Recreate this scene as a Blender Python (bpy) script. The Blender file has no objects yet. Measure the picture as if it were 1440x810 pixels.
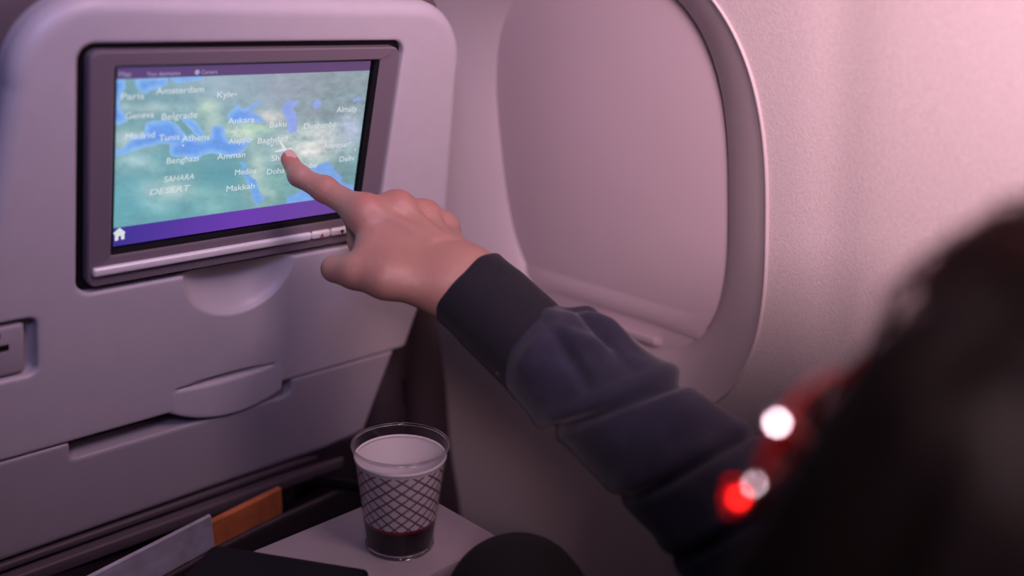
import bpy, math, numpy as np
from mathutils import Vector, Matrix
S = bpy.context.scene
C = S.collection
# ------------------------------------------------------------------ camera
# world: x = towards the cabin wall, y = forward in the aircraft, z = up, floor z = 0
F_PX = 1390.0; H0 = 1.18
w_ = np.array([0.7020471, -0.17999474, 0.68900781]); up_ = np.array([0.18311125, -0.88044385, -0.43736586])
up_ -= w_ * (w_ @ up_); up_ /= np.linalg.norm(up_); n_ = np.cross(w_, up_)
if n_[2] > 0: n_ = -n_
_r = math.radians(-12.5)
_Z = math.cos(_r) * up_ + math.sin(_r) * n_; _Y = np.cross(_Z, w_)
M = np.array([w_, _Y, _Z]); O = np.array([0, 0, H0])          # world = M @ cam (x right, y down, z ahead) + O
def ray(px, py): return M @ np.array([(px - 720) / F_PX, (py - 405) / F_PX, 1.0])
def atz(px, py, z): return O + ray(px, py) * z
SC = M @ np.array([-0.2235924, -0.11894678, 0.84336602]) + O     # centre of the display
SX = np.array([1.0, 0, 0]); SU = M @ up_; SN = M @ n_            # display right, up, towards the passenger
def seat_pt(u, v, n): return SC + u * SX + v * SU + n * SN
def seat_uv(px, py, off=0.0):
    d = ray(px, py); q = O + d * ((SC + SN * off - O) @ SN) / (d @ SN) - SC
    return q[0], q @ SU
cd = bpy.data.cameras.new('camera'); cam = bpy.data.objects.new('camera', cd); C.objects.link(cam); S.camera = cam
rt, dn, fw = M[:, 0], M[:, 1], M[:, 2]
cam.matrix_world = Matrix(((rt[0], -dn[0], -fw[0], O[0]), (rt[1], -dn[1], -fw[1], O[1]), (rt[2], -dn[2], -fw[2], O[2]), (0, 0, 0, 1)))
cd.sensor_width = 36; cd.lens = F_PX / 1440 * 36; cd.clip_start = 0.02
cd.dof.use_dof = True; cd.dof.focus_distance = 0.868; cd.dof.aperture_fstop = 1.8
# ------------------------------------------------------------------ world and lights
wd = bpy.data.worlds.new('cabin'); S.world = wd; wd.use_nodes = True
bg = wd.node_tree.nodes['Background']; bg.inputs[0].default_value = (0.34, 0.24, 0.50, 1); bg.inputs[1].default_value = 0.032
def area(name, loc, target, sx, sy, col, power, spread=180):
    l = bpy.data.lights.new(name, 'AREA'); l.shape = 'RECTANGLE'; l.size = sx; l.size_y = sy
    l.color = col; l.energy = power; l.spread = math.radians(spread)
    o = bpy.data.objects.new(name, l); C.objects.link(o); o.location = loc
    o.rotation_euler = (Vector(target) - Vector(loc)).to_track_quat('-Z', 'Y').to_euler()
    return o
LAMP = (-0.15, -0.40, 1.46)
area('mood_light_wall', LAMP, (0.71, 0.15, 1.24), 0.25, 0.25, (1.0, 0.65, 0.73), 3.3, 60)
area('mood_light_window', (0.50, 0.00, 1.84), (0.53, 0.75, 1.29), 0.26, 0.50, (1.0, 0.66, 0.76), 1.45, 68)
area('mood_light_aisle', (-0.30, -0.30, 1.80), (0.30, 0.72, 1.28), 0.30, 0.30, (0.52, 0.48, 1.0), 0.60, 46)
S.view_settings.view_transform = 'Standard'; S.view_settings.look = 'None'; S.view_settings.gamma = 1
S.view_settings.use_curve_mapping = False; S.view_settings.exposure = 0.0

# ------------------------------------------------------------------ materials
def srgb(r, g, b):
    f = lambda c: (c / 255 / 12.92) if c / 255 <= 0.04045 else ((c / 255 + 0.055) / 1.055) ** 2.4
    return (f(r), f(g), f(b), 1)
def mat(name, col, rough=0.5, metal=0.0, spec=0.5, bump=0.0, bscale=400, var=0.0, vscale=8, sheen=0.0, trans=0.0, coat=0.0, sss=0.0, bdist=0.001):
    m = bpy.data.materials.new(name); m.use_nodes = True; nt = m.node_tree; b = nt.nodes['Principled BSDF']
    b.inputs['Base Color'].default_value = col; b.inputs['Roughness'].default_value = rough; b.inputs['Metallic'].default_value = metal
    b.inputs['Specular IOR Level'].default_value = spec; b.inputs['Transmission Weight'].default_value = trans
    b.inputs['Sheen Weight'].default_value = sheen; b.inputs['Coat Weight'].default_value = coat
    if sss: b.inputs['Subsurface Weight'].default_value = sss; b.inputs['Subsurface Radius'].default_value = (0.004, 0.0015, 0.0008)
    tc = nt.nodes.new('ShaderNodeTexCoord')
    if var:
        nz = nt.nodes.new('ShaderNodeTexNoise'); nz.inputs['Scale'].default_value = vscale; nz.inputs['Detail'].default_value = 5
        mr = nt.nodes.new('ShaderNodeMapRange'); mr.inputs[1].default_value = 0.3; mr.inputs[2].default_value = 0.7
        mr.inputs[3].default_value = 1 - var; mr.inputs[4].default_value = 1 + var
        mx = nt.nodes.new('ShaderNodeMix'); mx.data_type = 'RGBA'; mx.blend_type = 'MULTIPLY'; mx.inputs[0].default_value = 1; mx.inputs[6].default_value = col
        nt.links.new(tc.outputs['Object'], nz.inputs['Vector']); nt.links.new(nz.outputs['Fac'], mr.inputs[0]); nt.links.new(mr.outputs[0], mx.inputs[7]); nt.links.new(mx.outputs[2], b.inputs['Base Color'])
    if bump:
        nb = nt.nodes.new('ShaderNodeTexNoise'); nb.inputs['Scale'].default_value = bscale; nb.inputs['Detail'].default_value = 3
        bp = nt.nodes.new('ShaderNodeBump'); bp.inputs['Strength'].default_value = bump; bp.inputs['Distance'].default_value = bdist
        nt.links.new(tc.outputs['Object'], nb.inputs['Vector']); nt.links.new(nb.outputs['Fac'], bp.inputs['Height']); nt.links.new(bp.outputs[0], b.inputs['Normal'])
    return m
MT = {}
MT['wall'] = mat('wall_plastic', (0.60, 0.52, 0.54, 1), 0.42, bump=0.42, bscale=520, var=0.08, vscale=420)
MT['surround'] = mat('window_surround_plastic', (0.56, 0.48, 0.51, 1), 0.45)
MT['shade'] = mat('window_shade_plastic', (0.58, 0.47, 0.52, 1), 0.45, var=0.02, vscale=3)
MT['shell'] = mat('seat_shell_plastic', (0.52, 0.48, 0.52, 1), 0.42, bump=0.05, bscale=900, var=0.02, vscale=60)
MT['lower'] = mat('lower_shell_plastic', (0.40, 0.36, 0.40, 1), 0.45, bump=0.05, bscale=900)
MT['outer'] = mat('outer_shell_plastic', (0.115, 0.085, 0.100, 1), 0.55, bump=0.05, bscale=900)
MT['gap'] = mat('dark_gap', (0.012, 0.010, 0.014, 1), 0.7)
MT['bezel'] = mat('bezel_plastic', (0.175, 0.14, 0.17, 1), 0.38, bump=0.06, bscale=1200)
MT['silver'] = mat('silver_trim', (0.88, 0.85, 0.88, 1), 0.35, 0.15)
MT['leather'] = mat('dark_upholstery', (0.030, 0.019, 0.024, 1), 0.6, bump=0.3, bscale=180)
MT['carpet'] = mat('carpet', (0.035, 0.022, 0.040, 1), 0.95, bump=0.6, bscale=300)
MT['ceiling'] = mat('ceiling_panel', (0.5, 0.45, 0.5, 1), 0.6)
MT['tray'] = mat('tray_plastic', (0.46, 0.40, 0.43, 1), 0.45, var=0.03, vscale=40)
MT['metal'] = mat('seat_metal', (0.25, 0.24, 0.26, 1), 0.4, 0.8)
MT['black'] = mat('black_glass', (0.004, 0.003, 0.007, 1), 0.35, spec=0.25)
MT['blackplastic'] = mat('black_plastic', (0.006, 0.005, 0.008, 1), 0.5, spec=0.3)
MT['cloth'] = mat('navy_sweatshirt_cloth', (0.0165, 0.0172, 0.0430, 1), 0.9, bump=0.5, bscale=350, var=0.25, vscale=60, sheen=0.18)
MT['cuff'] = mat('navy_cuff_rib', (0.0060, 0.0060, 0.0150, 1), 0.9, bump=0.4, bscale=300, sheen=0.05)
MT['trouser'] = mat('black_trouser_cloth', (0.008, 0.007, 0.009, 1), 0.9, bump=0.4, bscale=300)
MT['hair'] = mat('dark_brown_hair', (0.0045, 0.0028, 0.003, 1), 0.65, bump=0.5, bscale=120, spec=0.2)
MT['shoe'] = mat('black_shoe', (0.01, 0.01, 0.01, 1), 0.5)
MT['redframe'] = mat('red_acetate', (0.75, 0.012, 0.012, 1), 0.18, spec=0.6)
MT['redmetal'] = mat('red_glint_metal', (0.95, 0.02, 0.015, 1), 0.2, 1.0)
MT['chrome'] = mat('polished_silver', (0.95, 0.95, 0.97, 1), 0.16, 1.0)
def thin_clear(name, tint, rough, ior):
    # thin clear sheet: lets light straight through, mirrors more at grazing angles
    m = bpy.data.materials.new(name); m.use_nodes = True; nt = m.node_tree; nt.nodes.remove(nt.nodes['Principled BSDF'])
    tr = nt.nodes.new('ShaderNodeBsdfTransparent'); tr.inputs[0].default_value = tint; gl_ = nt.nodes.new('ShaderNodeBsdfGlossy'); gl_.inputs['Roughness'].default_value = rough
    lw = nt.nodes.new('ShaderNodeLayerWeight'); lw.inputs['Blend'].default_value = 0.5; pw = nt.nodes.new('ShaderNodeMath'); pw.operation = 'POWER'; pw.inputs[1].default_value = 4.0; nt.links.new(lw.outputs['Facing'], pw.inputs[0])
    fr = nt.nodes.new('ShaderNodeMath'); fr.operation = 'MULTIPLY_ADD'; fr.inputs[1].default_value = 0.35; fr.inputs[2].default_value = 0.4 * ((ior - 1) / (ior + 1)) ** 2; nt.links.new(pw.outputs[0], fr.inputs[0]); mx = nt.nodes.new('ShaderNodeMixShader')
    nt.links.new(fr.outputs[0], mx.inputs[0]); nt.links.new(tr.outputs[0], mx.inputs[1]); nt.links.new(gl_.outputs[0], mx.inputs[2]); nt.links.new(mx.outputs[0], nt.nodes['Material Output'].inputs[0])
    return m
MT['clear'] = thin_clear('clear_plastic_sheet', (0.97, 0.97, 0.98, 1), 0.06, 1.45); MT['lens'] = thin_clear('spectacle_lens_sheet', (0.98, 0.98, 0.98, 1), 0.03, 1.45)
MT['eye'] = mat('eye_white', (0.7, 0.68, 0.66, 1), 0.2)
MT['nail'] = mat('fingernail', (0.62, 0.36, 0.33, 1), 0.3)
MT['paperw'] = mat('magazine_paper', (0.50, 0.48, 0.56, 1), 0.5, var=0.35, vscale=30)
MT['orange'] = mat('orange_card', (0.55, 0.16, 0.06, 1), 0.55, var=0.3, vscale=40)
MT['white'] = mat('white_paper', (0.80, 0.74, 0.74, 1), 0.55)
MT['wood'] = MT['metal']
def emit(name, col, s=1.0):
    m = bpy.data.materials.new(name); m.use_nodes = True; b = m.node_tree.nodes['Principled BSDF']
    b.inputs['Base Color'].default_value = (0.01, 0.01, 0.01, 1); b.inputs['Emission Color'].default_value = col; b.inputs['Emission Strength'].default_value = s
    b.inputs['Roughness'].default_value = 0.25
    return m

# ------------------------------------------------------------------ object helpers
def link(o, parent=None):
    C.objects.link(o)
    if parent is not None: o.parent = parent
    return o
def wloc(o):
    p = Vector(o.location)
    while o.parent is not None: o = o.parent; p += o.location
    return p
def obj(name, verts, faces, m, parent=None, smooth=True, origin=None, angle=None):
    me = bpy.data.meshes.new(name)
    v = np.asarray(verts, float).reshape(-1, 3)
    if parent is not None and origin is None: o0 = np.array(wloc(parent))
    elif origin is not None: o0 = np.asarray(origin, float)
    else: o0 = np.array([(v[:, 0].min() + v[:, 0].max()) / 2, (v[:, 1].min() + v[:, 1].max()) / 2, v[:, 2].min()])
    f = np.asarray(faces) if not isinstance(faces, list) else faces
    me.from_pydata((v - o0).tolist(), [], f.tolist() if not isinstance(f, list) else f); me.update()
    if smooth:
        me.polygons.foreach_set('use_smooth', np.ones(len(me.polygons), bool))
        if angle: me.set_sharp_from_angle(angle=math.radians(angle))
    if m is not None: me.materials.append(m)
    o = bpy.data.objects.new(name, me); link(o, parent)
    o.location = o0 - (np.array(wloc(parent)) if parent is not None else 0)
    return o
def tag(o, label, cat, group=None, kind=None):
    if label: o['label'] = label
    if cat: o['category'] = cat
    if group: o['group'] = group
    if kind: o['kind'] = kind
    return o
def thing(name, loc, label, cat, group=None):
    o = bpy.data.objects.new(name, None); link(o); o.location = loc; o.empty_display_size = 0.05
    return tag(o, label, cat, group)
def struct(o): o['kind'] = 'structure'; return o
def rbox(lo, hi, r=0.005, seg=3):
    # box with rounded edges (superposed corner arcs); returns verts, faces
    import bmesh
    bm = bmesh.new(); bmesh.ops.create_cube(bm, size=1)
    lo = np.array(lo, float); hi = np.array(hi, float)
    for v in bm.verts: v.co = Vector([(lo[i] + hi[i]) / 2 + v.co[i] * (hi[i] - lo[i]) for i in range(3)])
    bmesh.ops.bevel(bm, geom=list(bm.edges), offset=r, segments=seg, profile=0.5, affect='EDGES')
    V = [tuple(v.co) for v in bm.verts]; F = [[v.index for v in f.verts] for f in bm.faces]; bm.free()
    return np.array(V), F
def merge(parts):
    V = []; F = []; k = 0
    for v, f in parts:
        V.append(np.asarray(v)); F += [[i + k for i in q] for q in f]; k += len(v)
    return np.concatenate(V), F
def to_seat(V): V = np.asarray(V); return SC + V[:, :1] * SX + V[:, 1:2] * SU + V[:, 2:3] * SN
def lathe(profile, n=64, cx=0, cy=0, cz=0, close=False):
    V = []; F = []; m = len(profile)
    for r, z in profile:
        for k in range(n):
            a = 2 * math.pi * k / n; V.append((cx + r * math.cos(a), cy + r * math.sin(a), cz + z))
    rows = m if close else m - 1
    for i in range(rows):
        for k in range(n):
            a = i * n + k; b = i * n + (k + 1) % n; c = ((i + 1) % m) * n + (k + 1) % n; d = ((i + 1) % m) * n + k
            F.append([a, b, c, d])
    return np.array(V), F
def tube(pts, rad, n=10, cap=True):
    P = [np.array(p, float) for p in pts]; R = rad if hasattr(rad, '__len__') else [rad] * len(P)
    V = []; F = []; prev = None
    for i, p in enumerate(P):
        t = P[min(i + 1, len(P) - 1)] - P[max(i - 1, 0)]; t /= np.linalg.norm(t)
        if prev is None: a = np.cross(t, [0, 0, 1.0]) if abs(t[2]) < 0.9 else np.cross(t, [1.0, 0, 0])
        else: a = prev - t * (prev @ t)
        a /= np.linalg.norm(a); prev = a; b = np.cross(t, a)
        for k in range(n):
            q = 2 * math.pi * k / n; V.append(p + R[i] * (math.cos(q) * a + math.sin(q) * b))
    for i in range(len(P) - 1):
        for k in range(n): F.append([i * n + k, i * n + (k + 1) % n, (i + 1) * n + (k + 1) % n, (i + 1) * n + k])
    if cap: F.append(list(range(n))[::-1]); F.append([(len(P) - 1) * n + k for k in range(n)])
    return np.array(V), F
def prism(poly, z0, z1):
    n = len(poly); V = [(x, y, z0) for x, y in poly] + [(x, y, z1) for x, y in poly]
    F = [list(range(n))[::-1], [n + i for i in range(n)]] + [[i, (i + 1) % n, n + (i + 1) % n, n + i] for i in range(n)]
    return np.array(V, float), F
def rrect(x0, x1, y0, y1, r, k=6):
    out = []
    for cx, cy, a0 in ((x1 - r, y1 - r, 0), (x0 + r, y1 - r, 90), (x0 + r, y0 + r, 180), (x1 - r, y0 + r, 270)):
        for i in range(k + 1):
            a = math.radians(a0 + 90 * i / k); out.append((cx + r * math.cos(a), cy + r * math.sin(a)))
    return out

# ------------------------------------------------------------------ implicit surfaces (meshed once, real geometry)
def smin(a, b, k):
    h = np.maximum(k - np.abs(a - b), 0) / k
    return np.minimum(a, b) - h * h * k * 0.25
def smax(a, b, k): return -smin(-a, -b, k)
def rcone(p, a, b, ra, rb):
    bx, by, bz = b[0] - a[0], b[1] - a[1], b[2] - a[2]; L = bx * bx + by * by + bz * bz + 1e-12
    x, y, z = p[0] - a[0], p[1] - a[1], p[2] - a[2]
    t = np.clip((x * bx + y * by + z * bz) / L, 0, 1)
    return np.sqrt((x - t * bx) ** 2 + (y - t * by) ** 2 + (z - t * bz) ** 2) - (ra + (rb - ra) * t)
def ell(p, c, r):
    x, y, z = (p[0] - c[0]) / r[0], (p[1] - c[1]) / r[1], (p[2] - c[2]) / r[2]
    k = np.sqrt(x * x + y * y + z * z); k2 = np.sqrt((x / r[0]) ** 2 + (y / r[1]) ** 2 + (z / r[2]) ** 2)
    return k * (k - 1) / np.maximum(k2, 1e-6)
def box2(x, y, cx, cy, hx, hy, r):
    qx, qy = np.abs(x - cx) - hx + r, np.abs(y - cy) - hy + r
    return np.minimum(np.maximum(qx, qy), 0) + np.sqrt(np.maximum(qx, 0) ** 2 + np.maximum(qy, 0) ** 2) - r
def extr(d2, n, n0, n1, r):
    q = np.abs(n - (n0 + n1) / 2) - (n1 - n0) / 2 + r; d = d2 + r
    return np.minimum(np.maximum(d, q), 0) + np.sqrt(np.maximum(d, 0) ** 2 + np.maximum(q, 0) ** 2) - r
def sdf_mesh(fn, lo, hi, h, proj=2):
    lo = np.array(lo, float); nn = np.ceil((np.array(hi) - lo) / h).astype(int) + 1
    ax = [(lo[i] + h * np.arange(nn[i])).astype(np.float32) for i in range(3)]
    D = np.empty(nn, np.float32); step = max(1, int(400000 / (nn[1] * nn[2])))
    for i in range(0, nn[0], step):
        g = np.meshgrid(ax[0][i:i + step], ax[1], ax[2], indexing='ij'); D[i:i + step] = fn(g)
    B = D < 0; cnt = np.zeros(nn - 1, np.int8)
    for dx in (0, 1):
        for dy in (0, 1):
            for dz in (0, 1): cnt += B[dx:nn[0] - 1 + dx, dy:nn[1] - 1 + dy, dz:nn[2] - 1 + dz]
    act = np.argwhere((cnt > 0) & (cnt < 8)); idx = -np.ones(nn - 1, np.int64); idx[tuple(act.T)] = np.arange(len(act))
    corner = [(a, b, c) for a in (0, 1) for b in (0, 1) for c in (0, 1)]
    val = {c: D[act[:, 0] + c[0], act[:, 1] + c[1], act[:, 2] + c[2]] for c in corner}
    acc = np.zeros((len(act), 3)); num = np.zeros(len(act))
    for c in corner:
        for axs in range(3):
            if c[axs]: continue
            e = list(c); e[axs] = 1; e = tuple(e); a, b = val[c], val[e]; x = (a < 0) != (b < 0)
            t = np.where(x, a / np.where(x, a - b, 1), 0); q = np.array(c, float)[None].repeat(len(act), 0); q[:, axs] += t
            acc += q * x[:, None]; num += x
    V = lo + (act + acc / num[:, None]) * h
    Fs = []
    for axs in range(3):
        o1, o2 = (axs + 1) % 3, (axs + 2) % 3
        sl0 = [slice(None)] * 3; sl1 = [slice(None)] * 3; sl0[axs] = slice(0, -1); sl1[axs] = slice(1, None)
        s0, s1 = B[tuple(sl0)], B[tuple(sl1)]; e = np.argwhere(s0 != s1)
        e = e[(e[:, o1] > 0) & (e[:, o2] > 0) & (e[:, o1] < nn[o1] - 1) & (e[:, o2] < nn[o2] - 1)]
        inside = s0[tuple(e.T)]
        def cell(a, b):
            q = e.copy(); q[:, o1] -= a; q[:, o2] -= b; return idx[tuple(q.T)]
        Q = np.stack([cell(1, 1), cell(0, 1), cell(0, 0), cell(1, 0)], 1); Q[~inside] = Q[~inside][:, ::-1]; Fs.append(Q)
    for _ in range(proj):
        d = fn(tuple(V.T)); g = np.stack([fn(tuple((V + np.eye(3)[i] * h * 0.3).T)) - fn(tuple((V - np.eye(3)[i] * h * 0.3).T)) for i in range(3)], 1) / (0.6 * h)
        st = np.clip(d / np.maximum((g * g).sum(1), 0.25), -0.6 * h, 0.6 * h); V = V - g * st[:, None]
    return V, np.concatenate(Fs)
def hash3(i, j, k, seed):
    n = (i * 374761393 + j * 668265263 + k * 2147483647 + seed * 1274126177) & 0xffffffff
    n = ((n ^ (n >> 13)) * 1274126177) & 0xffffffff
    return ((n ^ (n >> 16)) & 0xffff) / 65535.0
def vnoise(x, y, z, seed=0):
    i, j, k = np.floor(x).astype(np.int64), np.floor(y).astype(np.int64), np.floor(z).astype(np.int64)
    u, v, w = x - i, y - j, z - k; u, v, w = u * u * (3 - 2 * u), v * v * (3 - 2 * v), w * w * (3 - 2 * w); r = 0
    for a in (0, 1):
        for b in (0, 1):
            for c in (0, 1):
                r = r + hash3(i + a, j + b, k + c, seed) * (u if a else 1 - u) * (v if b else 1 - v) * (w if c else 1 - w)
    return r * 2 - 1
def fbm(x, y, z, o=4, seed=0):
    r = 0; a = 0.5
    for q in range(o): r = r + a * vnoise(x, y, z, seed + q); x, y, z, a = x * 2, y * 2, z * 2, a * 0.5
    return r
def set_col(o, name, rgb):
    at = o.data.color_attributes.new(name, 'FLOAT_COLOR', 'POINT')
    a = np.ones((len(o.data.vertices), 4), np.float32); a[:, :3] = rgb; at.data.foreach_set('color', a.ravel())

# ================================================================== THE SETTING
TILT = 0.2
def wall_x(y, z):
    # the sidewall leans inwards with height, as the fuselage does, and stands upright below the window
    y = np.asarray(y, float); z = np.asarray(z, float)
    zz = 0.5 * (z + 0.70 + np.sqrt((z - 0.70) ** 2 + 0.004))
    x = 0.757 - TILT * (zz - 1.0)
    return x + 0.0035 * np.exp(-((y - 0.365) / 0.022) ** 2) * (1 / (1 + np.exp(-(z - 0.85) / 0.05)))
WY, WZ = 0.656, 0.987                      # centre of the window surround
def outline(th, a, b, p, cy=None, cz=None):
    c, s = np.cos(th), np.sin(th)
    return (WY if cy is None else cy) + a * np.sign(c) * np.abs(c) ** (2 / p), (WZ if cz is None else cz) + b * np.sign(s) * np.abs(s) ** (2 / p)
NT = 160; th = np.arange(NT) * 2 * math.pi / NT
def ring_faces(nr, flip=False):
    F = []
    for i in range(nr - 1):
        for k in range(NT):
            q = [i * NT + k, i * NT + (k + 1) % NT, (i + 1) * NT + (k + 1) % NT, (i + 1) * NT + k]; F.append(q[::-1] if flip else q)
    return F
oy, oz = outline(th, 0.232, 0.243, 2.75)
Y0, Y1, Z0, Z1 = -0.75, 2.0, 0.0, 1.95
dy, dz = oy - WY, oz - WZ
sc = np.minimum(np.where(dy > 0, (Y1 - WY) / np.maximum(dy, 1e-9), np.where(dy < 0, (Y0 - WY) / np.minimum(dy, -1e-9), 1e9)),
                np.where(dz > 0, (Z1 - WZ) / np.maximum(dz, 1e-9), np.where(dz < 0, (Z0 - WZ) / np.minimum(dz, -1e-9), 1e9)))
V = []
for t in np.linspace(0, 1, 60) ** 1.6:
    k = 1 + (sc - 1) * t; yy, zz = WY + dy * k, WZ + dz * k; V.append(np.stack([wall_x(yy, zz), yy, zz], 1))
struct(obj('wall_right', np.concatenate(V), ring_faces(60, True), MT['wall'], origin=(0.76, 0.6, 0)))
# window surround: raised lip, wide sloping reveal, then the frame round the shade
prof = [(0.0, 0.004), (0.0, -0.0005), (0.012, -0.0022), (0.03, -0.0024), (0.05, -0.0012), (0.09, 0.0010), (0.20, 0.0045), (0.35, 0.0095), (0.50, 0.0155), (0.65, 0.0225), (0.78, 0.0295), (0.88, 0.0360), (0.95, 0.0415), (1.0, 0.0465), (1.03, 0.053), (1.04, 0.060)]
plane = lambda zz: 0.757 - TILT * (zz - 1.0)
V = []
for t, dxx in prof:
    a = 0.232 + (0.152 - 0.232) * t; b = 0.243 + (0.1965 - 0.243) * t
    yy, zz = outline(th, a, b, 2.75 + 0.12 * t, WY + (0.647 - WY) * t, WZ + (1.001 - WZ) * t); k = max(0, 1 - 3 * t)
    V.append(np.stack([wall_x(yy, zz) * k + plane(zz) * (1 - k) + dxx, yy, zz], 1))
win = struct(obj('window_1', np.concatenate(V), ring_faces(len(prof), False), MT['surround'], origin=(0.76, WY, WZ - 0.26)))
# closed shade: gently bulged panel with a bottom lip and pull tab
SHX = lambda zz: plane(zz) + 0.046
nr = 14; V = []
for i in range(nr):
    k = 1 - i / (nr - 1) * 0.995; yy, zz = outline(th, 0.157 * k, 0.2015 * k, 2.87, 0.647, 1.001)
    V.append(np.stack([SHX(zz) - 0.005 * (1 - k * k), yy, zz], 1))
F = ring_faces(nr, False); F.append([(nr - 1) * NT + k for k in range(NT)])
sh = obj('shade', np.concatenate(V), F, MT['shade'], win)
a = np.linspace(0.520, 0.775, 40); V = []
for zc, xo in ((0.866, -0.0005), (0.858, 0.0010), (0.853, 0.0017), (0.848, 0.0015), (0.842, 0.0003), (0.838, -0.002)):
    for y in a: V.append((SHX(zc) - 0.0035 - xo * (1 - abs((y - 0.647) / 0.128) ** 4), y, zc))
F = [[i * 40 + k, i * 40 + k + 1, (i + 1) * 40 + k + 1, (i + 1) * 40 + k] for i in range(5) for k in range(39)]
obj('shade_lip', V, F, MT['shade'], win)
def pull(p):
    x, y, z = p
    d = extr(box2(y, z + 0.3 * (x - 0.83), 0.622, 0.822, 0.042, 0.0055, 0.004), x, 0.815, 0.85, 0.003)
    return smax(d, plane(z) + 0.034 - x, 0.004)
V, F = sdf_mesh(pull, (0.805, 0.57, 0.80), (0.86, 0.675, 0.845), 0.0018)
obj('shade_handle', V, F, MT['shade'], win)
V, F = rbox((-1.6, -0.75, -0.04), (0.90, 2.0, 0.0), 0.003); struct(obj('floor', V, F, MT['carpet'], angle=40))
V, F = rbox((-1.6, -0.75, 1.95), (0.90, 2.0, 1.99), 0.003); struct(obj('ceiling', V, F, MT['ceiling'], angle=40))

# ================================================================== FRONT SEAT
seat = thing('front_seat', (SC[0], 1.0, 0), 'lilac grey moulded airline seat back in front of the passenger, holding the map screen', 'seat')
def tab_d(u, v, n):
    # pull latch: bulged tab with an arched lower edge
    d2 = box2(u, v, -0.0015, -0.250, 0.0600, 0.0225, 0.008)
    d2 = np.maximum(d2, np.sqrt((u - 0.006) ** 2 + (v + 0.150) ** 2) - 0.1225)
    front = 0.0024 + 0.055 * np.clip(-0.228 - v, 0, 0.05)
    q = np.maximum(n - front, -0.02 - n)
    return smax(d2, q, 0.004)
def shell(p):
    u, v, n = p
    hw = 0.212 + 0.022 * np.clip((0.06 - v) / 0.16, 0, 1) - 0.22 * np.clip(-0.12 - v, 0, 0.2) * (u > 0) + 0.05 * np.clip(0.06 - v, 0, 0.3) * (u < 0)
    us = (u - 0.018) / hw * 0.214
    d = extr(box2(us, v, 0, -0.100, 0.214, 0.227, 0.066), n, -0.045, 0.002, 0.014)
    d = smax(d, -(v + 0.2525), 0.004)
    rec = np.maximum(box2(u, v, 0.0022, -0.0095, 0.1497, 0.1017, 0.013), -(n + 0.016))
    d = smax(d, -rec, 0.003)
    d = smax(d, -ell(p, (0.0, -0.110, 0.004), (0.056, 0.050, 0.021)), 0.0016)
    soc = np.maximum(box2(u, v, -0.216, -0.1495, 0.038, 0.0262, 0.008), -(n + 0.010))
    d = smax(d, -soc, 0.003)
    d = np.minimum(d, tab_d(u, v, n))
    # crescent grip slot
    R = 0.3577
    cres = np.maximum(np.sqrt((u + 0.005) ** 2 + (v + 0.228 - 0.3539) ** 2) - R, np.sqrt((u + 0.005) ** 2 + (v + 0.228 + 0.3539) ** 2) - R)
    d = smax(d, -np.maximum(cres * 0.6, -(n + 0.0015)), 0.0012)
    return d
V, F = sdf_mesh(shell, (-0.265, -0.285, -0.08), (0.265, 0.155, 0.014), 0.0022)
obj('upper_shell', to_seat(V), F, MT['shell'], seat)
def lower(p):
    u, v, n = p
    right = 0.205 + 0.26 * np.clip(v + 0.255, -0.2, 0)
    uu = np.where(u > 0, u * 0.235 / right, u)
    d = extr(box2(uu, v, 0, -0.300, 0.235, 0.062, 0.010), n, -0.070, 0.001, 0.010)
    d = smax(d, v + 0.2540, 0.002)
    slot = np.maximum(box2(u, v, -0.0405, -0.2570, 0.1115, 0.0150, 0.008), -(n + 0.026))
    return smax(d, -slot, 0.003)
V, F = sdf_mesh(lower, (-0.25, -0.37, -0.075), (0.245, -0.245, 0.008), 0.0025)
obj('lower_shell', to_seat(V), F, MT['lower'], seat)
# socket plate with two slots
V, F = rbox((-0.250, -0.1735, -0.010), (-0.186, -0.1275, -0.0005), 0.004)
sk = obj('socket_plate', to_seat(V), F, MT['lower'], seat, angle=50)
for (u0, u1, v0, v1) in ((-0.222, -0.1985, -0.1490, -0.1435), (-0.225, -0.2045, -0.1375, -0.1330)):
    V, F = rbox((u0, v0, -0.002), (u1, v1, 0.0003), 0.0006, 1); obj('socket_slot', to_seat(V), F, MT['blackplastic'], sk, smooth=False)
# darker outer shell that frames the pale panel
def outer(p):
    u, v, n = p
    return extr(box2(u, v, 0.002, -0.10, 0.240, 0.256, 0.10), n, -0.12, -0.022, 0.030)
V, F = sdf_mesh(outer, (-0.26, -0.375, -0.13), (0.26, 0.17, -0.01), 0.0045)
obj('outer_shell', to_seat(V), F, MT['outer'], seat)
# dark upholstery on the far side of the shell
def cush(p):
    u, v, n = p
    return extr(box2(u, v, 0, -0.20, 0.238, 0.352, 0.10), n, -0.26, -0.105, 0.045)
V, F = sdf_mesh(cush, (-0.27, -0.58, -0.27), (0.27, 0.17, -0.09), 0.006)
obj('backrest_cushion', to_seat(V), F, MT['leather'], seat)
# lower back: ledge bars, literature pocket
for v0, v1, n0, n1 in ((-0.372, -0.364, -0.02, 0.000), (-0.392, -0.377, -0.02, 0.006)):
    V, F = rbox((-0.235, v0, n0), (0.150, v1, n1), 0.0025); obj('ledge_bar', to_seat(V), F, MT['outer'], seat, angle=50)
def pocket(p):
    u, v, n = p
    vt = v - 0.12 * u; d = extr(box2(u, vt, -0.01, -0.485, 0.205, 0.116, 0.02), n + 0.012 * np.cos(u * 9), 0.0, 0.078, 0.004)
    inner = extr(box2(u, vt, -0.01, -0.435, 0.199, 0.158, 0.02), n + 0.012 * np.cos(u * 9), 0.006, 0.072, 0.008)
    return smax(d, -inner, 0.003)
V, F = sdf_mesh(pocket, (-0.235, -0.64, -0.03), (0.215, -0.33, 0.09), 0.0035)
obj('literature_pocket', to_seat(V), F, MT['leather'], seat)
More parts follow.
